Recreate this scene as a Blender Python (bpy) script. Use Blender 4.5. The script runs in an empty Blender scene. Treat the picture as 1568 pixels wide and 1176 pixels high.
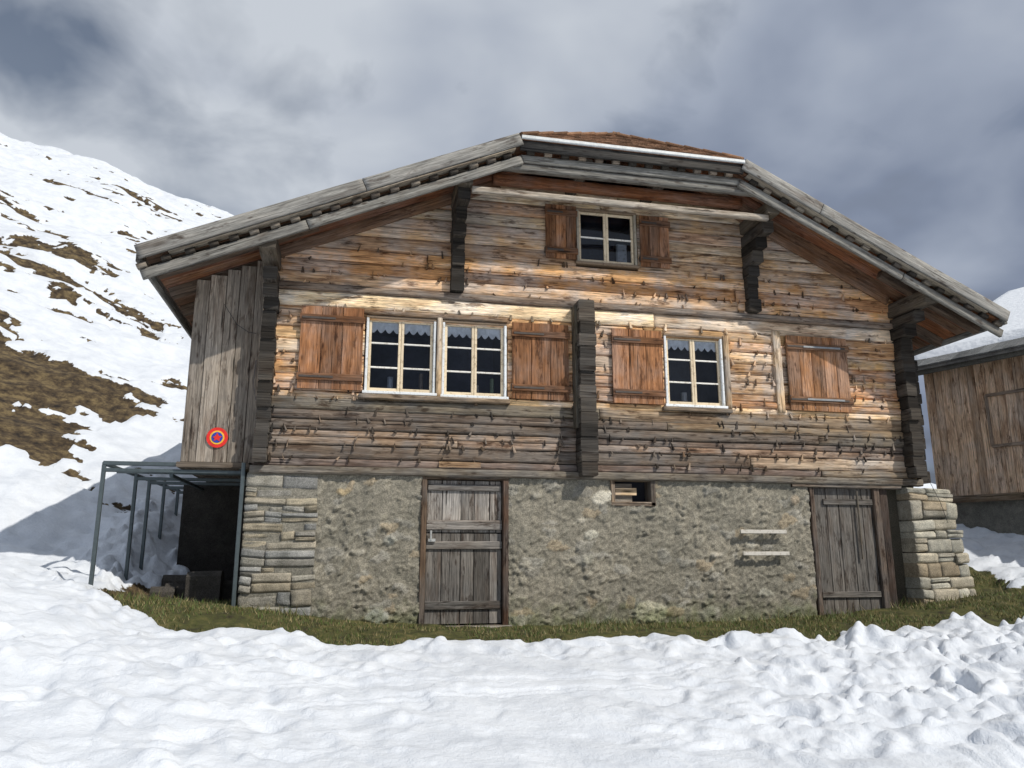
import bpy, math, random
import numpy as np
from mathutils import Vector, Matrix, kdtree
random.seed(7); rng=np.random.default_rng(7)
scene=bpy.context.scene

# ---------------------------------------------------------------- noise
def _h(ix,iy,s):
    n=(ix*374761393+iy*668265263+s*974711)&0xffffffff
    n=((n^(n>>13))*1274126177)&0xffffffff
    n=(n^(n>>16))&0xffff
    return n/65535.0
def vnoise(x,y,s=0):
    x=np.asarray(x,float); y=np.asarray(y,float)
    ix=np.floor(x).astype(np.int64); iy=np.floor(y).astype(np.int64)
    fx=x-ix; fy=y-iy
    fx=fx*fx*fx*(fx*(fx*6-15)+10); fy=fy*fy*fy*(fy*(fy*6-15)+10)
    a=_h(ix,iy,s);b=_h(ix+1,iy,s);c=_h(ix,iy+1,s);d=_h(ix+1,iy+1,s)
    return (a*(1-fx)+b*fx)*(1-fy)+(c*(1-fx)+d*fx)*fy
def fbm(x,y,s=0,o=4,g=.5):
    t=0;a=1;n=0
    for i in range(o):
        t=t+a*vnoise(x*2**i+i*17.3,y*2**i+i*9.1,s+i); n+=a; a*=g
    return t/n
def worley(x,y,s=0):
    """distance to nearest jittered cell point, random value of that cell"""
    ix=np.floor(x).astype(np.int64); iy=np.floor(y).astype(np.int64)
    best=np.full(x.shape,9.); val=np.zeros(x.shape)
    for a in (-1,0,1):
        for b in (-1,0,1):
            cx=ix+a; cy=iy+b
            d=np.hypot(cx+.1+.8*_h(cx,cy,s)-x, cy+.1+.8*_h(cx,cy,s+7)-y)
            m=d<best; best=np.where(m,d,best); val=np.where(m,_h(cx,cy,s+13),val)
    return best,val
def sstep(a,b,x):
    t=np.clip((x-a)/(b-a),0,1); return t*t*(3-2*t)

# ---------------------------------------------------------------- materials
def newmat(name):
    m=bpy.data.materials.new(name); m.use_nodes=True
    nt=m.node_tree; b=nt.nodes['Principled BSDF']
    return m,nt,b
def N(nt,t,**k):
    n=nt.nodes.new(t)
    for a,v in k.items():
        if a in n.inputs: n.inputs[a].default_value=v
        else: setattr(n,a,v)
    return n
def L(nt,a,b): nt.links.new(a,b)
def math_(nt,op,a,b=None,clamp=False):
    n=nt.nodes.new('ShaderNodeMath'); n.operation=op; n.use_clamp=clamp
    for i,v in enumerate((a,b)):
        if v is None: continue
        if isinstance(v,(int,float)): n.inputs[i].default_value=v
        else: L(nt,v,n.inputs[i])
    return n.outputs[0]
def ramp(nt,src,pts):
    r=nt.nodes.new('ShaderNodeValToRGB'); e=r.color_ramp.elements
    while len(e)<len(pts): e.new(.5)
    for i,(p,c) in enumerate(pts):
        e[i].position=p
        e[i].color=(c,c,c,1) if isinstance(c,(int,float)) else (*c,1)
    L(nt,src,r.inputs[0]); return r.outputs[0]
def mul(nt,a,b,fac=1.0,mode='MULTIPLY'):
    m=nt.nodes.new('ShaderNodeMix'); m.data_type='RGBA'; m.blend_type=mode
    if isinstance(fac,(int,float)): m.inputs[0].default_value=fac
    else: L(nt,fac,m.inputs[0])
    for i,v in ((6,a),(7,b)):
        if isinstance(v,tuple): m.inputs[i].default_value=(*v,1)
        else: L(nt,v,m.inputs[i])
    return m.outputs[2]
def vec(nt,x,y,z):
    c=nt.nodes.new('ShaderNodeCombineXYZ')
    for i,v in enumerate((x,y,z)):
        if isinstance(v,(int,float)): c.inputs[i].default_value=v
        else: L(nt,v,c.inputs[i])
    return c.outputs[0]

def wood_mat(name,contrast=1.0,bump=.6,rough=.8,weather=.7,gain=1.0):
    m,nt,b=newmat(name)
    uv=N(nt,'ShaderNodeUVMap',uv_map='UVMap'); sp=nt.nodes.new('ShaderNodeSeparateXYZ'); L(nt,uv.outputs[0],sp.inputs[0])
    at=N(nt,'ShaderNodeAttribute',attribute_name='col')
    r=math_(nt,'MULTIPLY',at.outputs['Alpha'],61.0)
    u,v=sp.outputs[0],sp.outputs[1]
    def nz(us,vs,off,detail=4,rg=.6,dist=0.):
        n=N(nt,'ShaderNodeTexNoise',Scale=1.0,Detail=detail,Roughness=rg,Distortion=dist)
        L(nt,vec(nt,math_(nt,'MULTIPLY',u,us),math_(nt,'MULTIPLY',v,vs),math_(nt,'ADD',r,off)),n.inputs['Vector'])
        return n.outputs[0]
    grain=nz(2.2,55,0,4,.7,.4)
    fine=nz(9,190,5,1)
    blot=nz(1.3,6,11,3,.65)
    stain=nz(2.8,10,29,4,.72)
    crack=nz(1.1,38,19,2,.5,.6)
    c=at.outputs['Color']
    tc=nt.nodes.new('ShaderNodeTexCoord'); gw=N(nt,'ShaderNodeTexNoise',Scale=1.6,Detail=4.0,Roughness=.65); L(nt,tc.outputs['Object'],gw.inputs['Vector'])
    bw_=nt.nodes.new('ShaderNodeHueSaturation'); bw_.inputs['Saturation'].default_value=.36; bw_.inputs['Value'].default_value=.76; L(nt,c,bw_.inputs['Color'])
    gf=math_(nt,'MULTIPLY',ramp(nt,math_(nt,'ADD',math_(nt,'MULTIPLY',gw.outputs[0],.6),math_(nt,'MULTIPLY',blot,.4)),[(.45,0.),(.58,1.)]),weather)
    c=mul(nt,c,bw_.outputs[0],gf,'MIX')
    g=gain
    c=mul(nt,c,ramp(nt,grain,[(.28,.36*g),(.5,1.0*g),(.70,1.6*g)]),.95)
    c=mul(nt,c,ramp(nt,fine,[(.3,.65),(.7,1.3)]),.75*contrast)
    c=mul(nt,c,ramp(nt,blot,[(.3,(.42,.34,.30)),(.50,(1,1,1)),(.75,(1.3,1.25,1.18))]),.85*contrast)
    c=mul(nt,c,ramp(nt,stain,[(.34,(.2,.14,.11)),(.45,(1,1,1))]),.85*contrast)
    ck=ramp(nt,crack,[(.29,.10),(.345,1.0)])
    c=mul(nt,c,ck,.88)
    vo=N(nt,'ShaderNodeTexVoronoi',Scale=1.0)
    L(nt,vec(nt,math_(nt,'MULTIPLY',u,2.6),math_(nt,'MULTIPLY',v,7.5),r),vo.inputs['Vector'])
    kn=ramp(nt,vo.outputs['Distance'],[(.05,(.16,.09,.06)),(.13,(1,1,1))])
    c=mul(nt,c,kn,.75)
    L(nt,c,b.inputs['Base Color'])
    b.inputs['Roughness'].default_value=rough
    b.inputs['Specular IOR Level'].default_value=.25
    h=math_(nt,'ADD',math_(nt,'MULTIPLY',grain,.8),math_(nt,'ADD',math_(nt,'MULTIPLY',ck,.6),math_(nt,'MULTIPLY',fine,.25)))
    bp=N(nt,'ShaderNodeBump',Strength=bump,Distance=.014); L(nt,h,bp.inputs['Height']); L(nt,bp.outputs[0],b.inputs['Normal'])
    return m
def stone_mat(name,sc=1.0,bump=.8,low=.9):
    m,nt,b=newmat(name)
    tc=nt.nodes.new('ShaderNodeTexCoord'); at=N(nt,'ShaderNodeAttribute',attribute_name='col')
    def nz(s,d=4,rg=.65):
        n=N(nt,'ShaderNodeTexNoise',Scale=s*sc,Detail=d,Roughness=rg); L(nt,tc.outputs['Object'],n.inputs['Vector']); return n.outputs[0]
    a,bb,cc=nz(5),nz(60,4,.75),nz(1.3,3)
    c=mul(nt,at.outputs['Color'],ramp(nt,a,[(.3,(.62,.62,.60)),(.55,(1,1,1)),(.75,(1.28,1.26,1.2))]),low)
    c=mul(nt,c,ramp(nt,bb,[(.32,.38),(.52,1.05),(.70,1.65)]),.8)
    c=mul(nt,c,ramp(nt,cc,[(.35,(.80,.80,.77)),(.6,(1.08,1.05,1.0))]),.8)
    L(nt,c,b.inputs['Base Color']); b.inputs['Roughness'].default_value=.92; b.inputs['Specular IOR Level'].default_value=.2
    bp=N(nt,'ShaderNodeBump',Strength=bump,Distance=.022); L(nt,math_(nt,'ADD',math_(nt,'MULTIPLY',a,.5),bb),bp.inputs['Height']); L(nt,bp.outputs[0],b.inputs['Normal'])
    return m
def plain(name,col,rough=.6,metal=0.,bumps=0):
    m,nt,b=newmat(name)
    tc=nt.nodes.new('ShaderNodeTexCoord'); n=N(nt,'ShaderNodeTexNoise',Scale=14.0,Detail=4.0,Roughness=.7); L(nt,tc.outputs['Object'],n.inputs['Vector'])
    c=mul(nt,col,ramp(nt,n.outputs[0],[(.3,.7),(.6,1.05)]),.8)
    L(nt,c,b.inputs['Base Color']); b.inputs['Roughness'].default_value=rough; b.inputs['Metallic'].default_value=metal
    return m
def attrmat(name,rough=.8,dirt=False):
    m,nt,b=newmat(name)
    at=N(nt,'ShaderNodeAttribute',attribute_name='col'); c=at.outputs['Color']
    if dirt:
        tc=nt.nodes.new('ShaderNodeTexCoord'); n=N(nt,'ShaderNodeTexNoise',Scale=22.0,Detail=4.0,Roughness=.7); L(nt,tc.outputs['Object'],n.inputs['Vector'])
        c=mul(nt,c,ramp(nt,n.outputs[0],[(.34,(.5,.44,.36)),(.48,(1,1,1))]),.7)
    L(nt,c,b.inputs['Base Color']); b.inputs['Roughness'].default_value=rough
    return m
WOOD=wood_mat('weathered_wood',weather=.82,gain=1.13,bump=.75); WOODB=wood_mat('plank_wood',.85,.45,weather=.45)
STONE=stone_mat('rubble_plaster',1.0,.9,.5); STONE2=stone_mat('cut_stone',1.4,.8)
PAINT=attrmat('window_paint',.5,True)
METAL=plain('galvanised_metal',(.35,.37,.38),.45,.6)
DARKMETAL=plain('painted_steel',(.085,.11,.12),.5,.3)
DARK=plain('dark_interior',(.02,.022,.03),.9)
ROOM=plain('room_interior',(.05,.06,.09),.9)
LACE=plain('lace_curtain',(.85,.87,.9),.9)
SIGNR=plain('sign_red',(.75,.03,.02),.4); SIGNB=plain('sign_blue',(.02,.06,.4),.4); SIGNW=plain('sign_yellow',(.85,.50,.05),.4)
def glassmat():
    m=bpy.data.materials.new('window_glass'); m.use_nodes=True; nt=m.node_tree; nt.nodes.clear()
    o=nt.nodes.new('ShaderNodeOutputMaterial'); mx=nt.nodes.new('ShaderNodeMixShader'); t=nt.nodes.new('ShaderNodeBsdfTransparent'); g=nt.nodes.new('ShaderNodeBsdfGlossy')
    g.inputs['Roughness'].default_value=.015; t.inputs[0].default_value=(.90,.93,.96,1)
    f=nt.nodes.new('ShaderNodeFresnel'); f.inputs[0].default_value=1.6
    tc=nt.nodes.new('ShaderNodeTexCoord'); n=N(nt,'ShaderNodeTexNoise',Scale=3.0,Detail=1.0); L(nt,tc.outputs['Object'],n.inputs['Vector']); bp=N(nt,'ShaderNodeBump',Strength=.12,Distance=.05); L(nt,n.outputs[0],bp.inputs['Height']); L(nt,bp.outputs[0],g.inputs['Normal'])
    L(nt,f.outputs[0],mx.inputs[0]); L(nt,t.outputs[0],mx.inputs[1]); L(nt,g.outputs[0],mx.inputs[2]); L(nt,mx.outputs[0],o.inputs[0]); return m
GLASS=glassmat()

# ---------------------------------------------------------------- mesh builder
class MB:
    def __init__(s): s.v=[];s.f=[];s.uv=[];s.c=[]
    def face(s,idx,uvs,col): s.f.append(idx); s.uv.append(uvs); s.c.append(col)
    def beam(s,p0,p1,w,h,col,up=(0,0,1),ch=.006,seg=None,rough=0.,vary=.12,taper=1.0,step=.07):
        p0=Vector(p0);p1=Vector(p1); d=(p1-p0); Ln=d.length; d.normalize()
        upv=Vector(up); upv=(upv-d*upv.dot(d)).normalized(); sd=d.cross(upv).normalized()
        a,b=w/2,h/2; c=min(ch,a*.6,b*.6)
        prof=[(a,-b+c),(a,b-c),(a-c,b),(-a+c,b),(-a,b-c),(-a,-b+c),(-a+c,-b),(a-c,-b)]
        if rough>0:
            prof=[(a,-b+c),(a,-b*.33),(a,b*.33),(a,b-c),(a-c,b),(-a+c,b),(-a,b-c),(-a,b*.33),(-a,-b*.33),(-a,-b+c),(-a+c,-b),(a-c,-b)]
        n=len(prof); ns=seg or 1
        if rough>0 and seg is None: ns=max(1,int(Ln/step))
        base=len(s.v); rn=random.random(); so=random.random()*900; k=1+random.uniform(-vary,vary)
        cc=(col[0]*k,col[1]*k,col[2]*k,rn)
        per=[0.]
        for i in range(n):
            q0,q1=prof[i],prof[(i+1)%n]; per.append(per[-1]+math.hypot(q1[0]-q0[0],q1[1]-q0[1]))
        ts=[i/ns for i in range(ns+1)]
        if rough>0:
            tt=np.array(ts)*Ln
            R=np.stack([(fbm(tt*3.0+so,np.full_like(tt,i*.9+so),3,4)-.5)*2*rough for i in range(n)],1)
            W=(fbm(tt*.8+so,np.zeros_like(tt)+so,5,2)-.5)*rough*1.6
        for j,t in enumerate(ts):
            pc=p0+d*(Ln*t); kk=1+(taper-1)*t
            for i,(x,y) in enumerate(prof):
                if rough>0:
                    q=pc+sd*(x*kk+math.copysign(R[j,i],x))+upv*(y*kk+math.copysign(R[j,i]*.5,y)+W[j])
                else: q=pc+sd*x*kk+upv*y*kk
                s.v.append(q[:])
        for j in range(ns):
            for i in range(n):
                i2=(i+1)%n
                s.face((base+j*n+i,base+j*n+i2,base+(j+1)*n+i2,base+(j+1)*n+i),
                    [(ts[j]*Ln,per[i]),(ts[j]*Ln,per[i+1]),(ts[j+1]*Ln,per[i+1]),(ts[j+1]*Ln,per[i])],cc)
        ec=(cc[0]*.8,cc[1]*.8,cc[2]*.8,rn)
        s.face(tuple(base+i for i in range(n))[::-1],[(prof[i][0]*.3,prof[i][1]) for i in range(n)][::-1],ec)
        s.face(tuple(base+ns*n+i for i in range(n)),[(prof[i][0]*.3,prof[i][1]) for i in range(n)],ec)
    def box(s,x0,x1,y0,y1,z0,z1,col,axis='x',**k):
        cx,cy,cz=(x0+x1)/2,(y0+y1)/2,(z0+z1)/2
        if axis=='x': s.beam((x0,cy,cz),(x1,cy,cz),y1-y0,z1-z0,col,**k)
        elif axis=='z': s.beam((cx,cy,z0),(cx,cy,z1),x1-x0,y1-y0,col,up=(0,1,0),**k)
        else: s.beam((cx,y0,cz),(cx,y1,cz),x1-x0,z1-z0,col,**k)
    def poly(s,pts,col,ax=(0,1)):
        b=len(s.v); s.v+= [tuple(p) for p in pts]
        s.face(tuple(range(b,b+len(pts))),[(p[ax[0]],p[ax[1]]) for p in pts],(*col,random.random()))
    def slab(s,pts,th,col):
        lo=[(p[0],p[1],p[2]-th) for p in pts]
        s.poly(pts,col); s.poly(lo[::-1],col)
        n=len(pts)
        for i in range(n):
            j=(i+1)%n; s.poly([pts[i],lo[i],lo[j],pts[j]],col,(1,2))
    def make(s,name,mat,parent=None,smooth=False):
        me=bpy.data.meshes.new(name); me.from_pydata(s.v,[],s.f)
        uvl=me.uv_layers.new(name='UVMap'); flat=[c for f in s.uv for p in f for c in p]; uvl.data.foreach_set('uv',flat)
        ca=me.color_attributes.new('col','FLOAT_COLOR','CORNER')
        cf=[c for f,cc in zip(s.f,s.c) for _ in f for c in cc]; ca.data.foreach_set('color',cf)
        if smooth: me.polygons.foreach_set('use_smooth',[len(f)==4 for f in s.f])
        me.materials.append(mat); me.update()
        o=bpy.data.objects.new(name,me); scene.collection.objects.link(o)
        if parent: o.parent=parent
        return o
def empty(name):
    e=bpy.data.objects.new(name,None); scene.collection.objects.link(e); return e

# ---------------------------------------------------------------- camera
CAM=Vector((0,-9.8,.9))
cd=bpy.data.cameras.new('camera'); cam=bpy.data.objects.new('camera',cd); scene.collection.objects.link(cam)
cam.location=CAM; cam.rotation_euler=(math.radians(90+12.3),0,math.radians(-12.1))
cd.sensor_width=36; cd.lens=27.05; cd.clip_end=3000; cd.clip_start=.05
scene.camera=cam

# ================================================================= CHALET
H=empty('wooden_chalet')
CX=3.5; EZ=4.26; TZ=6.18; OY=-.9; BACK=9.6; APY=.05
HWS={-1:5.90,1:5.66}; TWS={-1:1.50,1:1.70}
TANS={s:(TZ-EZ)/(HWS[s]-TWS[s]) for s in (-1,1)}
ax_=(TWS[1]*TANS[1]-TWS[-1]*TANS[-1])/(TANS[1]+TANS[-1]); RZ=TZ+(TWS[1]-ax_)*TANS[1]
def zt(d): return min(TZ+(TWS[-1]+d)*TANS[-1], TZ+(TWS[1]-d)*TANS[1])
def dlim(z,off,s): return TWS[s]+(TZ-off-z)/TANS[s]
XL,XR=-1.13,8.15; Z0=1.93
GREYW=(.21,.205,.185); LGREY=(.27,.265,.245); DARKW=(.045,.038,.03); RED=(.24,.095,.04); TAN_=(.60,.45,.28); BROWN=(.22,.16,.105)
windows=[(.20,1.04,2.91,3.88),(1.19,1.99,2.90,3.88),(4.32,5.14,2.90,3.88),(6.27,7.06,2.95,3.9),(3.07,3.90,4.90,5.67)]
lg=MB(); chips=MB()
z=Z0; courses=[]
while z<6.1:
    h=random.choice([random.uniform(.09,.13),random.uniform(.14,.19),random.uniform(.14,.19)]) if z<4.2 else random.uniform(.15,.21)
    if z<4.2 and z+h>4.13: h=4.20-z
    courses.append((z,h,False)); z+=h
    if abs(z-4.2)<1e-6: courses.append((z,.10,True)); z+=.10
for (z,h,band) in courses:
    zc=z+h/2
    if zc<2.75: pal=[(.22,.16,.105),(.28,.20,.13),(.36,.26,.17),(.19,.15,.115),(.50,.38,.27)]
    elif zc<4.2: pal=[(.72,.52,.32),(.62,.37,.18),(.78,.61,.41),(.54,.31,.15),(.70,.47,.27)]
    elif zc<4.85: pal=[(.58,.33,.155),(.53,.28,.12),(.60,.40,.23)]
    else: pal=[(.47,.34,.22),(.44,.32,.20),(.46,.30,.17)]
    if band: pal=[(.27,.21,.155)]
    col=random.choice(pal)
    a=max(XL,CX-dlim(z,.14,-1)); b=min(XR,CX+dlim(z,.14,1))
    if b-a<.4: continue
    cuts=sorted((w[0]-.05,w[1]+.05) for w in windows if w[2]-.03<zc<w[3]+.03)
    segs=[];x=a
    for c0,c1 in cuts:
        if c0>x: segs.append((x,c0))
        x=max(x,c1)
    segs.append((x,b))
    s2=[]
    for (p,q) in segs:
        if q-p>4 and not band:
            m=random.uniform(p+1.5,q-1.5); s2+=[(p,m-.004),(m+.004,q)]
        else: s2.append((p,q))
    for (p,q) in s2:
        if q-p<.03: continue
        yf=random.uniform(-.020,.018)-(.05 if band else 0)
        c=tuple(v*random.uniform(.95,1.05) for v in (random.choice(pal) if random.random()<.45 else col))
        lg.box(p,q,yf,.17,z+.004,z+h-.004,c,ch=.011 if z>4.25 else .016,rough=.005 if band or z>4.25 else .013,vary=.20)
    if 2.0<z<5.0 and not band:
        x=a+.2
        while x<b-.2:
            if random.random()<.8 and not any(w[0]-.1<x<w[1]+.1 and w[2]-.1<z<w[3]+.1 for w in windows):
                hh=random.uniform(.03,.10)
                t=random.choice([.18,.3,.6,1.1])
                dx=random.uniform(-.035,.035)
                chips.beam((x,-.020,z-hh*.5),(x+dx,-.016,z+hh*.6),random.uniform(.012,.045),.035,(col[0]*t,col[1]*t,col[2]*t),up=(0,1,0),ch=.004,taper=.4)
            x+=random.expovariate(1/.24)+.05
nv_=[]
for (x,y,zz) in lg.v:
    zz=min(zz,TZ-.10)
    lo,hi=CX-dlim(zz,.125,-1),CX+dlim(zz,.125,1)
    nv_.append((min(max(x,lo),hi),y,zz))
lg.v=nv_
lg.make('log_wall_front',WOOD,H,True); chips.make('splinters',WOOD,H)
sl=MB(); z=Z0
while z<4.55:
    h=.18
    for xx in (XL+.09,XR-.09): sl.box(xx-.08,xx+.08,.18,BACK-.7,z+.004,z+h-.005,BROWN,axis='y',ch=.02)
    sl.box(XL,XR,BACK-.7,BACK-.54,z+.004,z+h-.005,BROWN,ch=.02); z+=h
sl.make('log_walls_side',WOOD,H)
gb=MB(); gb.poly([(XL,BACK-.6,4.5),(XR,BACK-.6,4.5),(XR,BACK-.6,zt(XR-CX)-.1),(CX+ax_,BACK-.6,RZ-.12),(XL,BACK-.6,zt(XL-CX)-.1)],BROWN,(0,2)); gb.make('rear_gable',WOOD,H)
ins=MB()
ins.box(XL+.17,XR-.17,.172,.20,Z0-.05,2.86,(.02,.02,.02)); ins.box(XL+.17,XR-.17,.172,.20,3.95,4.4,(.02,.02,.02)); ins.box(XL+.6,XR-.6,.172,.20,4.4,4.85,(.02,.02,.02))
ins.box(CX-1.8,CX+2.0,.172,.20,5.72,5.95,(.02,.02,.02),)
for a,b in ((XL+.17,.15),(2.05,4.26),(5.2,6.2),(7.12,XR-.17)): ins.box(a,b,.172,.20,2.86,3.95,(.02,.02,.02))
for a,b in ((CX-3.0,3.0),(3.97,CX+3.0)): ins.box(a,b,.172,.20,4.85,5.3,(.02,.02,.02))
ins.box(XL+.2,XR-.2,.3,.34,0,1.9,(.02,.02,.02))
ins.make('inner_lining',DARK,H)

st=MB()
def stack(x,z0,z1,w=.17,base=-.2,flare=0,yb=0.0,col=DARKW,fl_h=.5):
    z=z0
    while z<z1-.05:
        h=random.uniform(.15,.19); h=min(h,z1-z)
        t=max(0,(z+h/2-(z1-fl_h))/fl_h)
        y0=base+random.uniform(-.03,.03)-flare*(t**1.5)
        k=random.uniform(.5,2.0)
        st.box(x-w/2+random.uniform(-.014,.014),x+w/2+random.uniform(-.014,.014),y0,yb+.02,z+.002,z+h-.002,tuple(c*k for c in col),axis='y',ch=.012,rough=.008)
        z+=h
stack(XL+.10,Z0+.02,4.40,w=.17,base=-.16,flare=.45,fl_h=.4)
stack(3.09,1.86,4.26,w=.22,base=-.24,col=(.065,.055,.044))
st.box(2.94,2.99,-.15,0,2.5,4.2,(.10,.085,.06),axis='z',rough=.008,ch=.01)
stack(XR-.08,Z0+.02,4.36,w=.17,base=-.2,flare=.5,fl_h=.4)
stack(XR+.14,Z0-.05,4.15,w=.13,base=-.02,yb=.25)
stack(1.33,4.30,5.52,w=.16,base=-.13,flare=.62,fl_h=.75)
stack(5.68,4.30,5.52,w=.16,base=-.13,flare=.62,fl_h=.75)
st.make('log_end_stacks',WOOD,H,True)

pu=MB()
for dx in (-2.17,2.17): pu.box(CX+dx-.09,CX+dx+.09,-.80,.4,5.52,5.70,(.10,.08,.055),axis='y',ch=.012,rough=.005)
for dx in (-4.55,4.57): pu.box(CX+dx-.10,CX+dx+.10,-.80,BACK-.5,zt(dx)-.19-.22,zt(dx)-.2,(.12,.10,.075),axis='y',ch=.012,rough=.005)
for x in (2.95,4.1): pu.box(x-.08,x+.08,-.82,.4,5.88,6.02,(.08,.065,.05),axis='y',ch=.012)
pu.box(CX-1.80,CX+2.1,-.80,-.70,5.78,5.87,GREYW,ch=.008,rough=.004)
pu.box(CX-1.75,CX+1.9,-.45,-.33,5.76,5.89,RED,ch=.008,rough=.004)
pu.box(1.42,5.62,-.74,-.67,5.44,5.52,(.42,.37,.30),ch=.008,rough=.004)
for s in (-1,1):
    a,b=HWS[s]-1.2,TWS[s]+.1
    pu.beam((CX+s*a,-.045,zt(s*a)-.20),(CX+s*b,-.045,zt(s*b)-.20),.04,.15,(.20,.11,.06),ch=.006,rough=.003)
pu.make('purlins_and_tie_beams',WOODB,H,True)

# ---- roof
rf=MB(); AX=CX+ax_
def sidepts(s):
    p=[(CX+s*HWS[s],OY,EZ),(CX+s*TWS[s],OY,TZ),(AX,APY,RZ),(AX,BACK,RZ),(CX+s*HWS[s],BACK,EZ)]
    return p if s>0 else p[::-1]
for s in (-1,1): rf.slab(sidepts(s),.07,(.20,.17,.15))
rf.make('roof_covering',STONE2,H)
hip=MB(); hip.slab([(CX-TWS[-1],OY,TZ),(CX+TWS[1],OY,TZ),(AX,APY,RZ)],.05,(.2,.1,.06))
hd=Vector((0,APY-OY,RZ-TZ)); hl=hd.length; hn=hd.normalized(); nrm=Vector((0,-hn.z,hn.y))
rows=9
for i in range(rows):
    t0=i/rows; xa=(CX-TWS[-1])*(1-t0)+AX*t0; xb=(CX+TWS[1])*(1-t0)+AX*t0
    x=xa+(.07 if i%2 else 0)
    while x<xb-.08:
        p=Vector((x+.075,OY,TZ))+Vector((0,hd.y,hd.z))*t0+nrm*(.03+random.uniform(0,.014))
        q=p+hn*(hl/rows*1.15)-nrm*.015
        k=random.uniform(.5,1.5)
        hip.beam(p,q,.14,.024,(.33*k,.20*k,.13*k),up=tuple(nrm),ch=.006); x+=.152
def tiles_line(a,b,n):
    a=Vector(a);b=Vector(b)
    for i in range(n):
        p=a.lerp(b,i/n)+Vector((0,0,.03)); q=a.lerp(b,(i+1.1)/n)+Vector((0,0,.045)); k=random.uniform(.6,1.3)
        hip.beam(p,q,.15,.05,(.29*k,.17*k,.105*k),ch=.02)
tiles_line((CX-TWS[-1],OY,TZ),(AX,APY,RZ),7); tiles_line((CX+TWS[1],OY,TZ),(AX,APY,RZ),7); tiles_line((AX,APY,RZ),(AX,BACK,RZ),28)
hip.make('hip_tiles',STONE2,H)
sf=MB()
y=OY+.05
while y<BACK-.1:
    t=max(0,(APY-(y+.1))/(APY-OY)) if y+.1<APY else 0
    for s in (-1,1):
        d1=s*TWS[s]*t+ax_*(1-t)+s*.02; d0=s*(HWS[s]-.05)
        sf.beam((CX+d0,y+.1,zt(d0)-.105),(CX+d1,y+.1,zt(d1)-.105),.19,.03,random.choice([RED,(.21,.085,.04),(.28,.13,.06),(.17,.095,.055)]),ch=.004)
    y+=.2
for i in range(5):
    t=(i+.5)/5; yy=OY+.04+(APY-OY)*t*.9; zz=TZ+(RZ-TZ)*t*.9-.10
    sf.beam((CX-TWS[-1]*(1-t*.9),yy,zz),(CX+TWS[1]*(1-t*.9),yy,zz),.21,.03,RED,up=tuple(nrm),ch=.004)
y=-.5
while y<BACK-.3:
    for s in (-1,1):
        d0=s*(HWS[s]-.1); d1=s*4.0
        sf.beam((CX+d0,y,zt(d0)-.19),(CX+d1,y,zt(d1)-.19),.11,.13,(.12,.085,.06),ch=.008)
    y+=.75
sf.make('soffit_boards',WOODB,H)
bb=MB()
for s in (-1,1):
    HW,TW=HWS[s],TWS[s]
    def P(dx,y,dz): return (CX+s*dx,y,zt(s*dx)+dz)
    j=random.uniform(2.8,3.6)
    for a,b in ((HW+.03,j+.004),(j-.004,TW-.02)):
        bb.beam(P(a,OY-.03,-.045),P(b,OY-.03,-.045),.045,.165,LGREY,ch=.006,rough=.003)
    for a,b in ((HW-.02,4.1),(4.09,TW-.05)):
        bb.beam(P(a,OY+.07,-.30),P(b,OY+.07,-.30),.05,.115,GREYW,ch=.006,rough=.004)
    bb.beam(P(HW-.1,OY+.15,-.21),P(TW,OY+.15,-.21),.05,.08,(.05,.04,.03),ch=.006)  # dark strip paints the shade in the gap between the boards
    bb.beam(P(HW-.3,OY+.03,-.152),P(TW+.05,OY+.03,-.152),.13,.018,(.30,.26,.20),ch=.004)
    d=TW+.1
    while d<HW-.05:
        bb.beam(P(d,OY+.05,-.195),P(d+.10,OY+.05,-.195),.09,.055,random.choice([DARKW,(.12,.10,.08),(.22,.19,.15)]),ch=.008)
        d+=random.uniform(.2,.26)
    bb.beam((CX+s*(HW+.02),OY+.0,EZ-.09),(CX+s*(HW+.02),BACK,EZ-.09),.04,.14,GREYW,ch=.006)
xa,xb=CX-TWS[-1],CX+TWS[1]
bb.box(xa+.02,xb-.02,OY-.02,OY+.03,TZ-.17,TZ-.04,(.05,.047,.043),ch=.006)
bb.box(xa+.05,xb-.02,OY+.07,OY+.12,TZ-.30,TZ-.20,GREYW,ch=.006,rough=.004)
for i in range(13):
    x=xa+.12+i*.235
    bb.box(x,x+.1,OY+.03,OY+.09,TZ-.20,TZ-.13,random.choice([DARKW,(.25,.2,.15)]),ch=.008)
bb.make('bargeboards',WOODB,H,True)
fl=MB(); fl.box(xa+.03,xb-.01,OY-.06,OY-.022,TZ-.035,TZ+.018,(.7,.7,.7),ch=.01)
fl.make('eave_flashing',plain('zinc_flashing',(.66,.69,.69),.4,.05),H)

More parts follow.
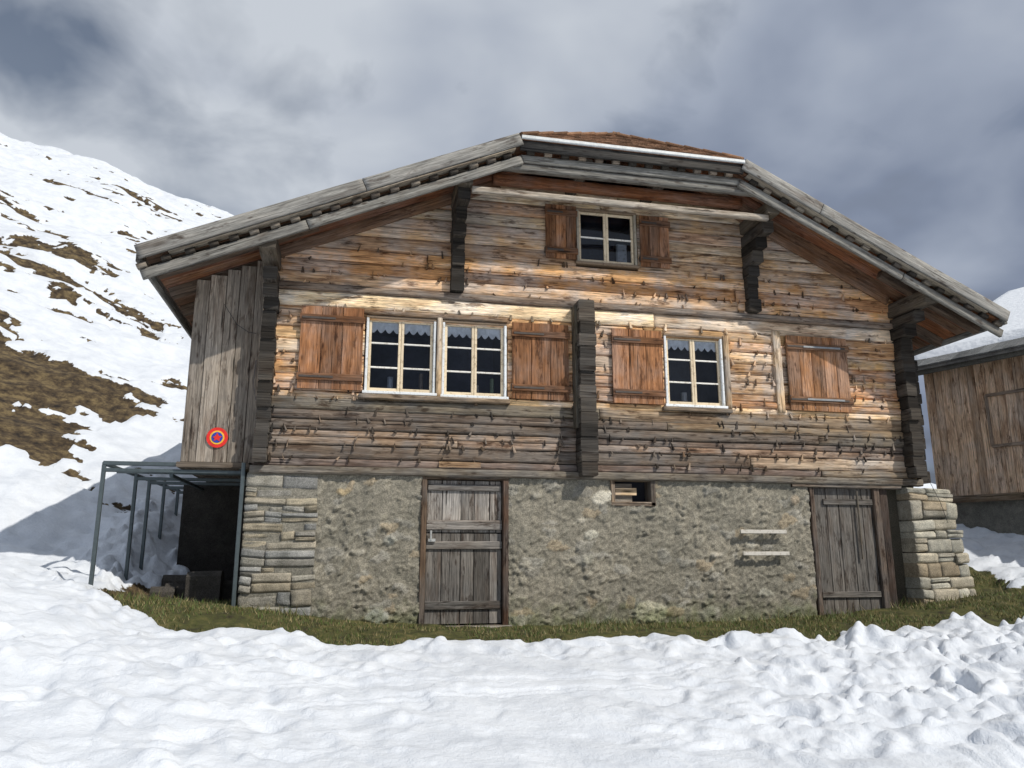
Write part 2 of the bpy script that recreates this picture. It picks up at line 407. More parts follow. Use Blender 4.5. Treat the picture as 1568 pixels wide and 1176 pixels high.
# ---- windows
WCR=(.74,.62,.44); WHT=(.76,.80,.82)
fr=MB(); gl=MB(); cu=MB(); rm=MB()
def window(x0,x1,z0,z1,rows=3,curtain=True,light=True):
    f=.035; oc=WHT if light else (.42,.38,.30)
    fr.box(x0-f,x0,-.02,.10,z0,z1,oc,axis='z'); fr.box(x1,x1+f,-.02,.10,z0,z1,oc,axis='z')
    fr.box(x0-f,x1+f,-.024,.10,z1+.001,z1+f,BROWN); fr.box(x0-f-.02,x1+f+.02,-.05 if light else -.03,.10,z0-f-.005,z0-.001,WHT if light else BROWN)
    m=(x0+x1)/2
    for a,b in ((x0+.003,m-.002),(m+.002,x1-.003)):
        s=.034
        fr.box(a,a+s,.02,.06,z0+.002,z1-.002,WCR,axis='z',ch=.004); fr.box(b-s,b,.02,.06,z0+.002,z1-.002,WCR,axis='z',ch=.004)
        fr.box(a+s,b-s,.023,.057,z0+.002,z0+.002+s*1.4,WCR,ch=.004); fr.box(a+s,b-s,.023,.057,z1-.002-s,z1-.002,WCR,ch=.004)
        for i in range(1,rows):
            zz=z0+(z1-z0)*(i/rows if rows>2 else .5); fr.box(a+s,b-s,.026,.054,zz-.011,zz+.011,(.80,.79,.74),ch=.003)
        gl.poly([(a+s,.042,z0),(b-s,.042,z0),(b-s,.042,z1),(a+s,.042,z1)],(1,1,1))
        if curtain:
            n=40; hh=.13; base=len(cu.v); wd=(b-a)
            for i in range(n+1):
                t=i/n; x=a+wd*t; yy=.054+.004*math.sin(t*22); sc=abs(math.sin(t*math.pi*4))
                cu.v+=[(x,yy,z1-.01),(x,yy,z1-hh-.05*sc)]
            for i in range(n):
                q=base+i*2; cu.face((q,q+1,q+3,q+2),[(0,0)]*4,(1,1,1,0))
    a,b,c,d=x0-.02,x1+.02,z0-.02,z1+.02; Y0,Y1=.12,.9
    rm.poly([(a,Y1,c),(b,Y1,c),(b,Y1,d),(a,Y1,d)],(0,0,0)); rm.poly([(a,Y0,c),(a,Y1,c),(a,Y1,d),(a,Y0,d)],(0,0,0)); rm.poly([(b,Y0,c),(b,Y1,c),(b,Y1,d),(b,Y0,d)],(0,0,0))
    rm.poly([(a,Y0,c),(b,Y0,c),(b,Y1,c),(a,Y1,c)],(0,0,0)); rm.poly([(a,Y0,d),(b,Y0,d),(b,Y1,d),(a,Y1,d)],(0,0,0))
window(*windows[0]); window(*windows[1]); window(*windows[2]); window(*windows[4],rows=2,curtain=False,light=False); window(*windows[3])
for (x,zz,w,h,c) in ((.50,2.97,.07,.16,(.35,.4,.5)),(.90,2.97,.05,.22,(.15,.12,.1)),(1.62,2.97,.10,.10,(.5,.45,.4)),(1.85,2.97,.05,.2,(.15,.2,.12)),(4.62,2.97,.08,.13,(.4,.4,.42)),(3.75,4.97,.16,.28,(.25,.27,.3))):
    fr.box(x-w/2,x+w/2,.10,.16,zz,zz+h,c,axis='z',ch=.02)
fr.make('window_frames',PAINT,H); gl.make('window_panes',GLASS,H); cu.make('lace_curtains',LACE,H); rm.make('rooms',ROOM,H)
ca=MB()
ca.box(1.085,1.150,-.05,.10,2.84,3.95,TAN_,axis='z',rough=.004,ch=.01)
ca.box(.10,2.06,-.07,.02,2.80,2.862,(.25,.19,.13),ch=.01,rough=.005)
ca.box(4.22,5.25,-.07,.02,2.80,2.855,(.22,.17,.12),ch=.01,rough=.005)
ca.box(5.19,5.27,-.04,.06,2.87,3.93,(.5,.36,.22),axis='z',rough=.004,ch=.01)
ca.box(5.98,6.10,-.035,.06,2.84,4.05,(.60,.44,.27),axis='z',rough=.004,ch=.01)
ca.box(.12,2.03,-.05,.02,3.925,3.985,(.3,.2,.12),ch=.01,rough=.005)
ca.box(XL-.02,XR+.05,-.07,.05,Z0-.10,Z0-.002,(.18,.155,.12),ch=.015,rough=.008)
ca.make('casings_and_sill_beam',WOOD,H,True)
sh=MB(); hg=MB()
SC=(.28,.13,.058)
def shutter(x0,x1,z0,z1,y=-.045,straps=False,n=3,col=SC):
    w=(x1-x0)/n
    for i in range(n):
        k=random.uniform(.6,1.4); sh.box(x0+i*w+.003,x0+(i+1)*w-.003,y-.012,y+.014,z0,z1,tuple(c*k for c in col),axis='z',ch=.004)
    for zz in (z0+(z1-z0)*.14,z0+(z1-z0)*.85):
        sh.box(x0-.01,x1+.01,y-.042,y-.013,zz-.045,zz+.045,tuple(c*.62 for c in col),ch=.006)
        hg.box(x0+(.0 if straps else .02),x0+(.55*(x1-x0)) if not straps else x1-.06,y-.050,y-.0425,zz-.014,zz+.014,(1,1,1),ch=.002)
    for x in (x0-.012,x1-.012): hg.box(x,x+.024,y-.035,y+.03,z0+(z1-z0)*.10,z0+(z1-z0)*.19,(1,1,1),axis='z',ch=.004)
shutter(-.66,.13,2.90,3.98); shutter(2.09,2.88,2.88,3.93); shutter(3.50,4.24,2.88,3.93); shutter(6.17,7.16,2.88,3.99,straps=True,n=5,col=(.34,.17,.08))
shutter(2.57,3.02,4.90,5.70,n=3); shutter(3.97,4.42,4.88,5.66,n=3)
sh.make('shutters',WOODB,H)
RUST=plain('iron_fittings',(.09,.075,.065),.6,.4); hg.make('shutter_hinges',RUST,H)
ss=MB()
for zz in (3.04,3.82): ss.box(6.42,7.02,-.102,-.096,zz-.014,zz+.014,(1,1,1),ch=.002)
ss.make('hinge_straps',METAL,H)

# ---- stone ground floor (front)
X0,X1=-.34,7.62
dx_=.018; xs=np.arange(X0,X1,dx_); zs=np.arange(-.4,Z0-.09,dx_)
holes=[(.93,2.05,-.6,1.86),(3.44,4.07,1.50,1.95),(6.36,7.70,-.6,1.84)]
GX,GZ=np.meshgrid(xs,zs)
fx=GX.ravel(); fz=GZ.ravel()
n1=fbm(fx*2.2,fz*2.2,11,4); n2=fbm(fx*9,fz*9,12,3); n3=fbm(fx*30,fz*30,13,2)
wx=fx+(n2-.5)*.10+ (n1-.5)*.1; wz=fz+(fbm(fx*9,fz*9,22,3)-.5)*.09
ns=1000; kd=kdtree.KDTree(ns); sx=rng.uniform(X0,X1,ns); sz=rng.uniform(-.5,2.0,ns)
for i in range(ns): kd.insert((sx[i]*.75,0,sz[i]*1.3),i)
kd.balance(); scol=rng.random(ns); shgt=rng.random(ns)
ru=fx*.80+fz*.6; rv=-fx*.6+fz*.80
wu=(fbm(fx*6,fz*6,88,3)-.5)
calm=sstep(.38,.60,fbm(fx*1.6,fz*1.6,98,2))
d1_,v1_=worley(ru*5.8+wu*2.5,rv*11.5+wu*2.5,91); dab=(1-sstep(.25,.60,d1_))*v1_*(.5+.5*calm)
d2_,v2_=worley(ru*13+wu*4,rv*22,95); dab2=(1-sstep(.2,.6,d2_))*v2_
special={(3.30,1.60):(.66,.64,.56,.13),(3.95,.13):(.54,.52,.43,.19),(.55,1.05):(.48,.48,.43,.08),(3.15,1.13):(.55,.54,.47,.08),(4.9,.85):(.48,.46,.40,.07),(2.25,.75):(.44,.42,.36,.07),(3.1,.8):(.46,.45,.39,.07),(5.6,.35):(.46,.45,.39,.08),(2.4,1.62):(.46,.44,.38,.07),(.4,.15):(.42,.43,.40,.11),(-.05,1.62):(.46,.38,.25,.08),(3.0,1.3):(.48,.46,.40,.05),(.15,.9):(.48,.46,.40,.06),(5.4,1.0):(.48,.47,.41,.06),(6.15,1.6):(.42,.36,.28,.07)}
verts=[];cols=[]
for i in range(len(fx)):
    res=kd.find_n((wx[i]*.75,0,wz[i]*1.3),2); d1,d2=res[0][2],res[1][2]; k=res[0][1]
    e=min(1,(d2-d1)/.03); pr=1. if shgt[k]>.86 else 0.
    y=-.004-e*.018*pr-(n1[i]-.5)*.05-(n2[i]-.5)*.025-(n3[i]-.5)*.014-dab[i]*.036*(1-.7*pr)-dab2[i]*.020
    t=.95+.22*(scol[k]-.5)*pr+.24*(dab[i]-.2)+.18*(dab2[i]-.25); b=(.325,.31,.262) if pr<1 else ((.38,.37,.33) if scol[k]<.75 else (.38,.33,.25))
    c=[b[0]*t,b[1]*t,b[2]*t]
    for (px,pz),(r_,g_,b_,R) in special.items():
        dd=math.hypot((wx[i]-px)*.8,(wz[i]-pz)*1.25)
        if dd<R:
            q=min(1,(R-dd)/.02); c=[c[0]*(1-q)+r_*q,c[1]*(1-q)+g_*q,c[2]*(1-q)+b_*q]; y-=.02*q
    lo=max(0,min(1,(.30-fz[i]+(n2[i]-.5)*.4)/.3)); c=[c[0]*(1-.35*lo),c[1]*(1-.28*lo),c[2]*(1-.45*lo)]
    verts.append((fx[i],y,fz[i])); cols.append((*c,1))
nx,nz=len(xs),len(zs); faces=[]
for j in range(nz-1):
    for i in range(nx-1):
        cxx=xs[i]+dx_/2; czz=zs[j]+dx_/2
        if any(a<cxx<b and c<czz<d for a,b,c,d in holes): continue
        q=j*nx+i; faces.append((q,q+1,q+nx+1,q+nx))
me=bpy.data.meshes.new('rubble_wall'); me.from_pydata(verts,[],faces)
ca_=me.color_attributes.new('col','FLOAT_COLOR','POINT'); ca_.data.foreach_set('color',[c for q in cols for c in q])
me.polygons.foreach_set('use_smooth',[True]*len(faces)); me.materials.append(STONE)
o=bpy.data.objects.new('rubble_wall',me); scene.collection.objects.link(o); o.parent=H
bk=MB(); C=(.24,.23,.2)
for a,b in ((XL-.02,.93),(2.05,3.44),(4.07,6.36)): bk.box(a,b,.05,.30,-.5,1.84,C)
bk.box(3.44,4.07,.05,.30,-.5,1.50,C)
bk.box(XL-.03,XL+.3,.2,BACK-.7,-.5,1.9,(.12,.115,.105),axis='y'); bk.box(XR-.2,XR+.1,.2,BACK-.7,-.5,1.9,C,axis='y'); bk.box(XL,XR,BACK-.8,BACK-.5,-.5,1.9,C)
bk.make('masonry_core',STONE2,H)
qs=MB()
def coursed(xa,xb,za,zb,yf,depth,cols,lean=0,hr=(.06,.14),lr=(.18,.5),rough=.008,jit=.022,bat=0.,split=.3):
    """irregular courses: bed heights wander from stone to stone"""
    z=za; ph=random.random()*50
    def bed(x,z): return z+(float(fbm(np.array([x*3.+ph]),np.array([z*5.]),66,2)[0])-.5)*.07
    while z<zb-.03:
        h=min(random.uniform(*hr),zb-z); x=xa; f=1-(z-za)/(zb-za); xe=xb+lean*f+random.uniform(-1,1)*jit
        while x<xe-.04:
            w=random.uniform(*lr)
            if x+w>xe-.1: w=xe-x
            c=random.choice(cols); y=yf-bat*f+random.uniform(-1,1)*jit
            z0=bed(x+w/2,z) if z>za+.05 else z; z1=bed(x+w/2,z+h) if z+h<zb-.05 else z+h
            hh=z1-z0
            if hh<.03: x+=w; continue
            tilt=random.uniform(-.012,.012)
            if random.random()<split and hh>.1:
                m=z0+hh*random.uniform(.4,.6)
                qs.beam((x+.005,y+depth/2,(z0+m)/2+tilt),(x+w-.005,y+depth/2,(z0+m)/2-tilt),depth,m-z0-.007,c,ch=.02,rough=rough,vary=.2,step=.05)
                qs.beam((x+.005,y-.01+depth/2,(m+z1)/2+tilt),(x+w-.005,y-.01+depth/2,(m+z1)/2-tilt),depth,z1-m-.007,random.choice(cols),ch=.02,rough=rough,vary=.2,step=.05)
            else: qs.beam((x+.004,y+depth/2,(z0+z1)/2+tilt),(x+w-.004,y+depth/2,(z0+z1)/2-tilt),depth,hh-.007,c,ch=.028,rough=rough,vary=.2,step=.05)
            x+=w
        z+=h
coursed(XL-.05,-.33,-.2,1.83,-.035,.3,[(.34,.335,.31),(.39,.38,.34),(.36,.335,.28),(.30,.31,.31),(.41,.37,.29)],hr=(.08,.20),lr=(.13,.5),split=.3,rough=.016)
coursed(7.86,8.55,-.2,1.80,-.14,.7,[(.50,.49,.43),(.44,.43,.37),(.54,.50,.41),(.38,.36,.31),(.46,.39,.29)],lean=.22,hr=(.09,.25),lr=(.14,.42),rough=.018,jit=.030,bat=.10,split=.2)
qs.make('corner_stones',STONE2,H,True)
mo=MB(); mo.box(XL-.03,-.33,-.022,.1,-.3,1.83,(.31,.30,.26),rough=.008); mo.box(7.90,8.50,-.075,.52,-.3,1.77,(.34,.32,.27),rough=.012,ch=.04); mo.box(7.62,7.9,.1,.3,-.3,1.9,(.1,.09,.07)); mo.make('mortar_and_shade_strip',STONE,H)  # last strip, beside the pier, has the shade painted into its colour

# ---- doors
dr=MB(); dh=MB()
DG=(.25,.23,.205)
dr.box(.93,1.00,-.03,.16,-.1,1.88,(.13,.09,.06),axis='z',rough=.005,ch=.01); dr.box(1.98,2.05,-.03,.16,-.1,1.88,(.10,.06,.04),axis='z',rough=.005,ch=.01)
dr.box(.97,2.05,-.045,.14,1.80,1.90,(.15,.11,.075),rough=.006,ch=.012)
ws=[.2,.24,.17,.2,.16]; x=1.005
for w in ws:
    k=random.uniform(.75,1.4); dr.box(x+.004,x+w-.004,.05,.08,1.14,1.79,tuple(c*k*1.1 for c in DG),axis='z',ch=.004)
    k=random.uniform(.5,1.1); dr.box(x+.004,x+w-.004,.045,.075,.03,1.125,tuple(c*k*.75 for c in DG),axis='z',ch=.004); x+=w
dr.box(1.01,1.97,.015,.05,1.17,1.29,tuple(c*.9 for c in DG),ch=.008,rough=.003); dr.box(1.01,1.97,.015,.05,.93,1.03,tuple(c*.75 for c in DG),ch=.008,rough=.003)
dr.box(1.01,1.97,.015,.05,.20,.30,tuple(c*.6 for c in DG),ch=.008); dr.box(1.02,1.96,.02,.05,1.66,1.74,tuple(c*.8 for c in DG),ch=.008)
dr.box(1.14,1.68,-.06,-.05,1.95,2.02,(.32,.22,.13),ch=.005)
dr.box(.9,2.08,-.12,.2,-.12,.01,(.22,.2,.17),rough=.006,ch=.02)
dh.box(1.03,1.12,-.02,.014,1.02,1.06,(1,1,1),ch=.005); dh.box(1.05,1.075,-.03,.0,1.04,1.16,(1,1,1),axis='z',ch=.005)
dr.box(6.38,6.45,-.02,.2,-.1,1.84,(.12,.09,.07),axis='z',rough=.005,ch=.01); dr.box(7.40,7.50,-.02,.2,-.1,1.84,(.12,.09,.07),axis='z',rough=.005,ch=.01)
dr.box(6.10,7.85,-.05,.2,1.785,1.87,(.17,.14,.11),rough=.005,ch=.012)
x=6.455
for w in (.2,.19,.2,.18,.17):
    k=random.uniform(.6,1.1); dr.box(x+.004,x+w-.004,.03,.06,.06,1.78,tuple(c*k*.65 for c in DG),axis='z',ch=.004); x+=w
dr.box(6.47,7.38,.0,.03,.28,.36,tuple(c*.55 for c in DG),ch=.006); dr.box(6.6,7.38,.0,.03,1.55,1.63,tuple(c*.55 for c in DG),ch=.006)
dr.box(7.50,7.66,.02,.2,-.1,1.84,(.07,.05,.04),axis='z',rough=.008,ch=.02)
dr.box(7.12,7.145,-.02,.0,.8,1.75,(.15,.13,.1),axis='z')
dr.box(3.44,3.50,-.02,.2,1.50,1.88,BROWN,axis='z',ch=.008); dr.box(4.0,4.07,-.03,.2,1.50,1.88,(.12,.1,.08),axis='z',ch=.008)
dr.box(3.44,4.07,-.03,.2,1.49,1.55,(.2,.16,.12),ch=.008); dr.box(3.5,4.0,-.02,.1,1.82,1.88,(.12,.09,.06),ch=.008)
dr.box(3.53,3.83,.06,.09,1.64,1.74,TAN_,ch=.004); dr.box(3.50,3.78,.10,.12,1.55,1.8,(.25,.22,.18),ch=.004)
dr.make('stable_doors',WOOD,H); dh.make('door_latch',plain('latch_metal',(.55,.55,.52),.4,.5),H)
rk_=MB()
for zz,x in ((1.17,5.23),(.88,5.25)):
    rk_.box(x,x+.68,-.125,-.095,zz-.028,zz+.022,(.56,.54,.49),ch=.004)
    rk_.box(x+.06,x+.10,-.095,.0,zz-.03,zz+.02,(.3,.28,.24),axis='y'); rk_.box(x+.56,x+.60,-.095,.0,zz-.03,zz+.02,(.3,.28,.24),axis='y')
rk_.make('wall_rack_boards',PAINT,H)
dk=MB(); dk.box(.95,2.03,.17,.2,-.3,1.9,(0,0,0)); dk.box(6.36,7.7,.21,.25,-.3,1.9,(0,0,0)); dk.box(3.44,4.07,.21,.25,1.45,1.95,(0,0,0)); dk.make('door_dark',DARK,H)  # near-black sheets paint the darkness behind the openings

# ---- side annex with vertical boards
an=MB()
x=-1.98
for w in (.17,.2,.16,.19,.14):
    k=random.uniform(.8,1.25); ztop=zt(x-CX)-.15
    an.box(x+.003,x+w-.003,.14+random.uniform(-.006,.006),.17,1.97,ztop,(.26*k,.225*k,.185*k),axis='z',ch=.004); x+=w
y=.16
while y<5:
    k=random.uniform(.8,1.2); an.beam((-1.97,y+.1,1.97),(-1.97,y+.1,4.05),.03,.195,(.25*k,.21*k,.17*k),up=(0,1,0),ch=.004); y+=.2
an.box(-2.02,-1.18,.12,5.1,1.90,1.965,(.16,.13,.1),axis='y',ch=.01)
an.box(-2.0,-1.2,5.1,5.14,1.97,4.1,BROWN,axis='z')
an.make('side_annex',WOODB,H)
aw=MB(); aw.box(-2.35,-1.16,2.4,2.7,-.3,1.88,(.05,.047,.044))  # dark wall and low stones added to paint the shade under the annex
for i in range(16):
    x=random.uniform(-2.2,-1.35); y=random.uniform(.7,2.3); r_=random.uniform(.10,.24); aw.box(x-r_,x+r_,y-r_*.7,y+r_*.7,.2,.35+r_*1.2*random.uniform(.5,1.4),(.08,.075,.07),rough=.03,ch=.06)
aw.make('annex_shade_backing',STONE2,H)
pl=MB(); pl.box(XL-.115,XL-.07,-.05,-.01,.2,1.95,(.2,.2,.2),axis='z'); pl.make('downpipe',DARKMETAL,H)
cb=MB()
def wire(pts,r=.006):
    for a,b in zip(pts[:-1],pts[1:]): cb.beam(a,b,r,r,(.05,.05,.05),ch=.001)
wire([(-1.62,.12,3.98),(-1.45,.10,3.72),(-1.30,.08,3.62),(-1.20,.05,3.60)]); wire([(8.33,-.02,1.95),(8.28,-.26,1.6),(8.35,-.28,1.3)]); wire([(XL-.02,-.18,3.2),(XL-.03,-.2,2.9),(XL+.01,-.2,2.7)])
cb.make('cables',DARK,H)

# ---- metal frame beside the house (own object)
mf=MB(); zf=1.93
MC=(.1,.1,.1)
mf.box(-2.84,-1.2,.16,.20,zf-.02,zf+.03,MC); mf.box(-2.86,-2.81,.2,4.6,zf-.02,zf+.02,MC,axis='y'); mf.box(-1.30,-1.26,.2,4.6,zf-.07,zf-.03,MC,axis='y')
for y,xl,zb in ((.18,-2.83,.2),(1.3,-2.74,.4),(1.95,-2.72,.7),(2.8,-2.7,1.1),(3.8,-2.7,1.6)):
    mf.box(xl-.022,xl+.022,y-.022,y+.022,zb-.5,zf-.02,MC,axis='z')
    mf.box(xl,-1.25,y-.02,y+.02,zf-.10,zf-.055,MC)
mf.box(-2.1,-2.06,.2,4.6,zf-.145,zf-.105,MC,axis='y')
mf.box(-2.84,-1.2,.75,.79,zf-.06,zf-.02,MC)
mf.make('metal_scaffold_frame',DARKMETAL)

# ---- round sign (own object)
sg_=empty('round_sign')
def disc(name,r,y,mat,parent,shape=None,th=.006):
    n=48
    pts=shape or [(r*math.cos(2*math.pi*i/n),r*math.sin(2*math.pi*i/n)) for i in range(n)]
    n=len(pts); v=[]
    for yy in (y,y+th): v+=[(-1.575+p[0],yy,2.27+p[1]) for p in pts]
    f=[tuple(range(n)),tuple(range(2*n-1,n-1,-1))]+[(i,i+n,(i+1)%n+n,(i+1)%n) for i in range(n)]
    me=bpy.data.meshes.new(name); me.from_pydata(v,[],f); me.materials.append(mat); o=bpy.data.objects.new(name,me); scene.collection.objects.link(o); o.parent=parent
disc('plate',.125,.115,SIGNR,sg_); disc('yellow_ring',.085,.111,SIGNW,sg_,th=.003); disc('blue_centre',.066,.107,SIGNB,sg_,th=.003)
disc('emblem',0,.103,SIGNR,sg_,[(-.05,.0),(-.02,.02),(0,.06),(.02,.02),(.055,.015),(.03,-.015),(.035,-.05),(0,-.025),(-.035,-.045),(-.025,-.012)],th=.003)

# ================================================================= BARN
B=empty('wooden_barn')
ud=Vector((.34,-.94,0)).normalized(); nd=Vector((-ud.y,ud.x,0))
if nd.x<0: nd=-nd
org=Vector((11.85,3.9,0))
def bp_(u,n,z): return org+ud*u+nd*n+Vector((0,0,z))
bw=MB(); u=0.; BC=(.52,.37,.25)
while u<13:
    w=random.uniform(.13,.2); k=random.uniform(.75,1.25)
    bw.beam(bp_(u+w/2,0,1.95),bp_(u+w/2,0,4.78),w-.008,.03,tuple(c*k for c in BC),up=tuple(nd),ch=.004)
    u+=w
n=0.
while n<9:
    zz=4.8+.5*(n if n<4.5 else 9-n); bw.beam(bp_(.02,n+.1,1.9),bp_(.02,n+.1,zz),.19,.03,BC,up=tuple(ud),ch=.004); n+=.2
for a,b,z0,z1 in ((1.2,2.9,2.9,3.9),(3.4,4.6,2.1,4.1)):
    for (p,q) in (((a,z0),(b,z0)),((a,z1),(b,z1)),((a,z0),(a,z1)),((b,z0),(b,z1))):
        bw.beam(bp_(p[0],-.03,p[1]),bp_(q[0],-.03,q[1]),.03,.06,(.26,.2,.15),up=(0,0,1) if p[1]==q[1] else tuple(ud),ch=.004)
bw.beam(bp_(0,-.02,1.92),bp_(13,-.02,1.92),.08,.14,(.2,.15,.1))
bw.make('board_walls',WOODB,B)
bc=MB(); bc.beam(bp_(-.05,.12,.9),bp_(13,.12,.9),.2,1.95,(.22,.22,.20)); bc.beam(bp_(.1,0,.9),bp_(.1,9,.9),.2,1.95,(.22,.22,.20)); bc.make('concrete_plinth',STONE2,B)
br=MB()
ez=4.86; ov=.45; rk=-.35
def rp(u,n,dz=0):
    m=n if n<=4.5 else 9-n
    return bp_(u,n,ez+.5*m+dz)
for a,b in ((-ov,4.5),(4.5,9+ov)):
    br.slab([tuple(rp(rk,a)),tuple(rp(13,a)),tuple(rp(13,b)),tuple(rp(rk,b))],.07,(.17,.17,.17))
u=rk
while u<13:
    k=random.uniform(.6,1.4); br.beam(rp(u+.12,-ov-.03,.02),rp(u+.12,-ov+.45,.035),.23,.03,(.16*k,.17*k,.18*k),ch=.005); u+=.24
br.beam(rp(rk,-ov+.06,-.13),rp(13,-ov+.06,-.13),.04,.12,(.12,.12,.11)); br.beam(rp(rk-.02,-ov,-.08),rp(rk-.02,4.5,-.08),.04,.16,(.2,.19,.17))
br.make('roof_slates',STONE2,B)

# ================================================================= GROUND
def lin(a,b,st): return np.arange(a,b,st)
def grow(a,b,st,k):
    o=[];x=a;s=st
    while x<b: o.append(x); s*=k; x+=s
    o.append(b); return np.array(o)
xs=np.concatenate([-grow(30,900,.4,1.2)[::-1][:-1],lin(-30,-8,.16),lin(-8,-3.4,.06),lin(-3.4,9.2,.026),lin(9.2,15,.1),grow(15,900,.2,1.15)])
ys=np.concatenate([-grow(4.9,700,.1,1.2)[::-1][:-1],lin(-4.9,.2,.022),lin(.2,4,.06),lin(4,16,.11),lin(16,54,.22),grow(54,1200,.4,1.15)])
X,Y=np.meshgrid(xs,ys)
g0=np.interp(X,[-40,-12,-6,-4,-2.6,-1.2,.2,1.4,5,6.8,8.6,10,14,40],[3,1.6,.95,.66,.38,.28,.08,0,0,.06,.28,.42,.6,.8])
drop=np.interp(Y,[-200,-30,-9.8,-6,-3.5,-1.6,-.8],[-6,-1.3,-.85,-.65,-.36,-.07,0])
near=g0+drop-.26*sstep(6.5,9.5,X)*sstep(-.4,-1.8,Y)-.13*np.exp(-((X+1.3)/1.3)**2)*sstep(-.4,-1.6,Y)+np.where(X>8.3,.22*np.clip(Y,0,8),0)*sstep(8.3,9.0,X)
hill=-1.5+.5*Y-.33*X
hill=hill+(fbm(X*.12,Y*.12,31,4)-.5)*2.6*sstep(2,18,Y)+(fbm(X*.5,Y*.8,33,4)-.5)*.6*sstep(1,8,Y)
hill=hill+(fbm(X*.35,Y*1.6,35,3)-.5)*.5*sstep(5,12,Y)
hill=np.where(Y>50,hill-(Y-50)*.75,hill)
hill=np.maximum(hill,-8)
hill=np.where(X<-60,np.maximum(hill,hill+(X+60)*.4),hill)
k=.35; base=np.maximum(near,hill); dd=np.clip(k-np.abs(near-hill),0,k); base=base+dd*dd/(4*k)
ye=np.interp(X,[-3.2,-2.9,-2.65,-1.5,-.5,3,7,9,12],[.9,.2,-.35,-1.62,-1.74,-1.66,-1.62,-1.55,-1.5])+(fbm(X*2.3,Y*2.3,41,4)-.5)*.35
front=sstep(-.05,.07,ye-Y)
leftb=sstep(-.1,.12,(-2.80+.24*np.clip(Y,0,4)+(fbm(X*2,Y*2,43,3)-.5)*.7)-X)
right=sstep(-.1,.15,X-(9.25+.45*(Y+.3))+(fbm(X*1.5,Y*1.5,44,3)-.5)*.6)*sstep(-.45,-.2,Y)
snow=np.maximum(np.maximum(front,leftb),right)
snow=np.where((Y>4)&(X<9),np.maximum(snow,sstep(4,4.6,Y)),snow)
pn=fbm(X*.50,Y*1.05,51,5,.6)
bump=np.zeros_like(X)
for (px,py,rx,ry,a) in ((-6.9,7.4,2.3,2.0,.66),(-6.1,5.4,2.0,1.5,.68),(-7.6,6.2,2.4,1.8,.62),(-8.5,9.3,1.6,1.2,.45),(-5.4,9.4,1.3,.5,.34),(-5.0,7.0,.8,.5,.36),(-8.6,14.6,2.6,1.2,.42),(-10.5,17,2.5,1.0,.36),(-7.6,12.6,1.4,.5,.33),(-13.1,35.5,2.6,1.3,.42),(-15.5,31,2.2,.9,.32),(-7.6,11.2,1.6,.5,.33),(-4.3,7.3,.5,.3,.3),(-12,22,2.5,.9,.3),(-9.2,26,1.4,.6,.3),(-10.5,33,1.2,.6,.3),(-5.5,13,.6,.4,.25),(-14.5,25,1.6,.7,.3),(-6.4,13.6,1.2,.5,.34)):
    bump=np.maximum(bump,a*np.exp(-(((X-px)/rx)**2+((Y-py)/ry)**2)))
thick=fbm(X*.22,Y*.22,55,2)
patch=sstep(.570,.625,pn*.78+bump*.80+(fbm(X*2.4,Y*4.2,52,4,.6)-.5)*.50+(thick-.5)*.12)*sstep(2.8,4.2,Y)*sstep(-3.0,-3.8,X-.12*Y)
snow=snow*(1-patch)
am=.42+.50*sstep(2.2,4.8,X+.5*(fbm(X*.7,Y*.7,61,2)-.5)*4)
am=am*(1-.80*np.exp(-(((X-1.6-.25*(Y+3))/1.1)**2)))+.06
edge=np.exp(-((Y-ye+.30)/.30)**2)
am=np.maximum(am,edge*.62)
qx=X+(fbm(X*3,Y*3,58,2)-.5)*.35; qy=Y+(fbm(X*3,Y*3,59,2)-.5)*.35
l1=fbm(X*2.1,Y*2.1,62,3)
wa,va=worley(qx*2.7,qy*2.7,70); wb,vb=worley(qx*5.4,qy*5.4,72); wc,vc=worley(qx*14,qy*14,74)
pit=(1-sstep(.0,.6,wa))*(va>.5)*(.4+.6*va); clod=(1-sstep(.0,.8,wb))*vb; clod2=(1-sstep(.0,.7,wc))*vc
near_m=sstep(10,3,Y)*sstep(-12,-8,Y)
trk=sum(np.exp(-((Y-(-3.55+.13*X+.25*o_+.05*np.sin(X*1.3+o_)))/.028)**2) for o_ in (0,.35,1.5,1.8))*sstep(-1.5,0,X)*sstep(4.5,2.8,X)
sn_h=.11+((l1-.5)*.26-pit*.11+(clod-.3)*.085+(clod2-.3)*.022*sstep(.42,.6,fbm(X*.9,Y*.9,77,2)))*am*near_m+(fbm(X*1.1,Y*1.1,66,3)-.5)*.18*near_m*sstep(1.0,-2,X)-trk*.016
sn_h=sn_h+.30*np.exp(-(((X+3.05)/.5)**2+((Y-2.6)/1.1)**2))+(clod-.3)*.16*np.exp(-(((X+2.7)/.8)**2+((Y-1.8)/1.6)**2))
Z=base+snow*sn_h+(fbm(X*6,Y*6,67,3)-.5)*.05*(1-snow)
nv=X.size; nx,ny=len(xs),len(ys)
co=np.stack([X.ravel(),Y.ravel(),Z.ravel()],1).astype(np.float32)
jj,ii=np.meshgrid(np.arange(ny-1),np.arange(nx-1),indexing='ij'); q=(jj*nx+ii).ravel()
fc=np.stack([q,q+1,q+nx+1,q+nx],1).astype(np.int32)
me=bpy.data.meshes.new('ground'); me.vertices.add(nv); me.vertices.foreach_set('co',co.ravel())
me.loops.add(fc.size); me.loops.foreach_set('vertex_index',fc.ravel()); me.polygons.add(len(fc)); me.polygons.foreach_set('loop_start',np.arange(0,fc.size,4,dtype=np.int32)); me.polygons.foreach_set('use_smooth',np.ones(len(fc),bool))
me.update(calc_edges=True)
a=me.attributes.new('snow','FLOAT','POINT'); a.data.foreach_set('value',snow.ravel().astype(np.float32))
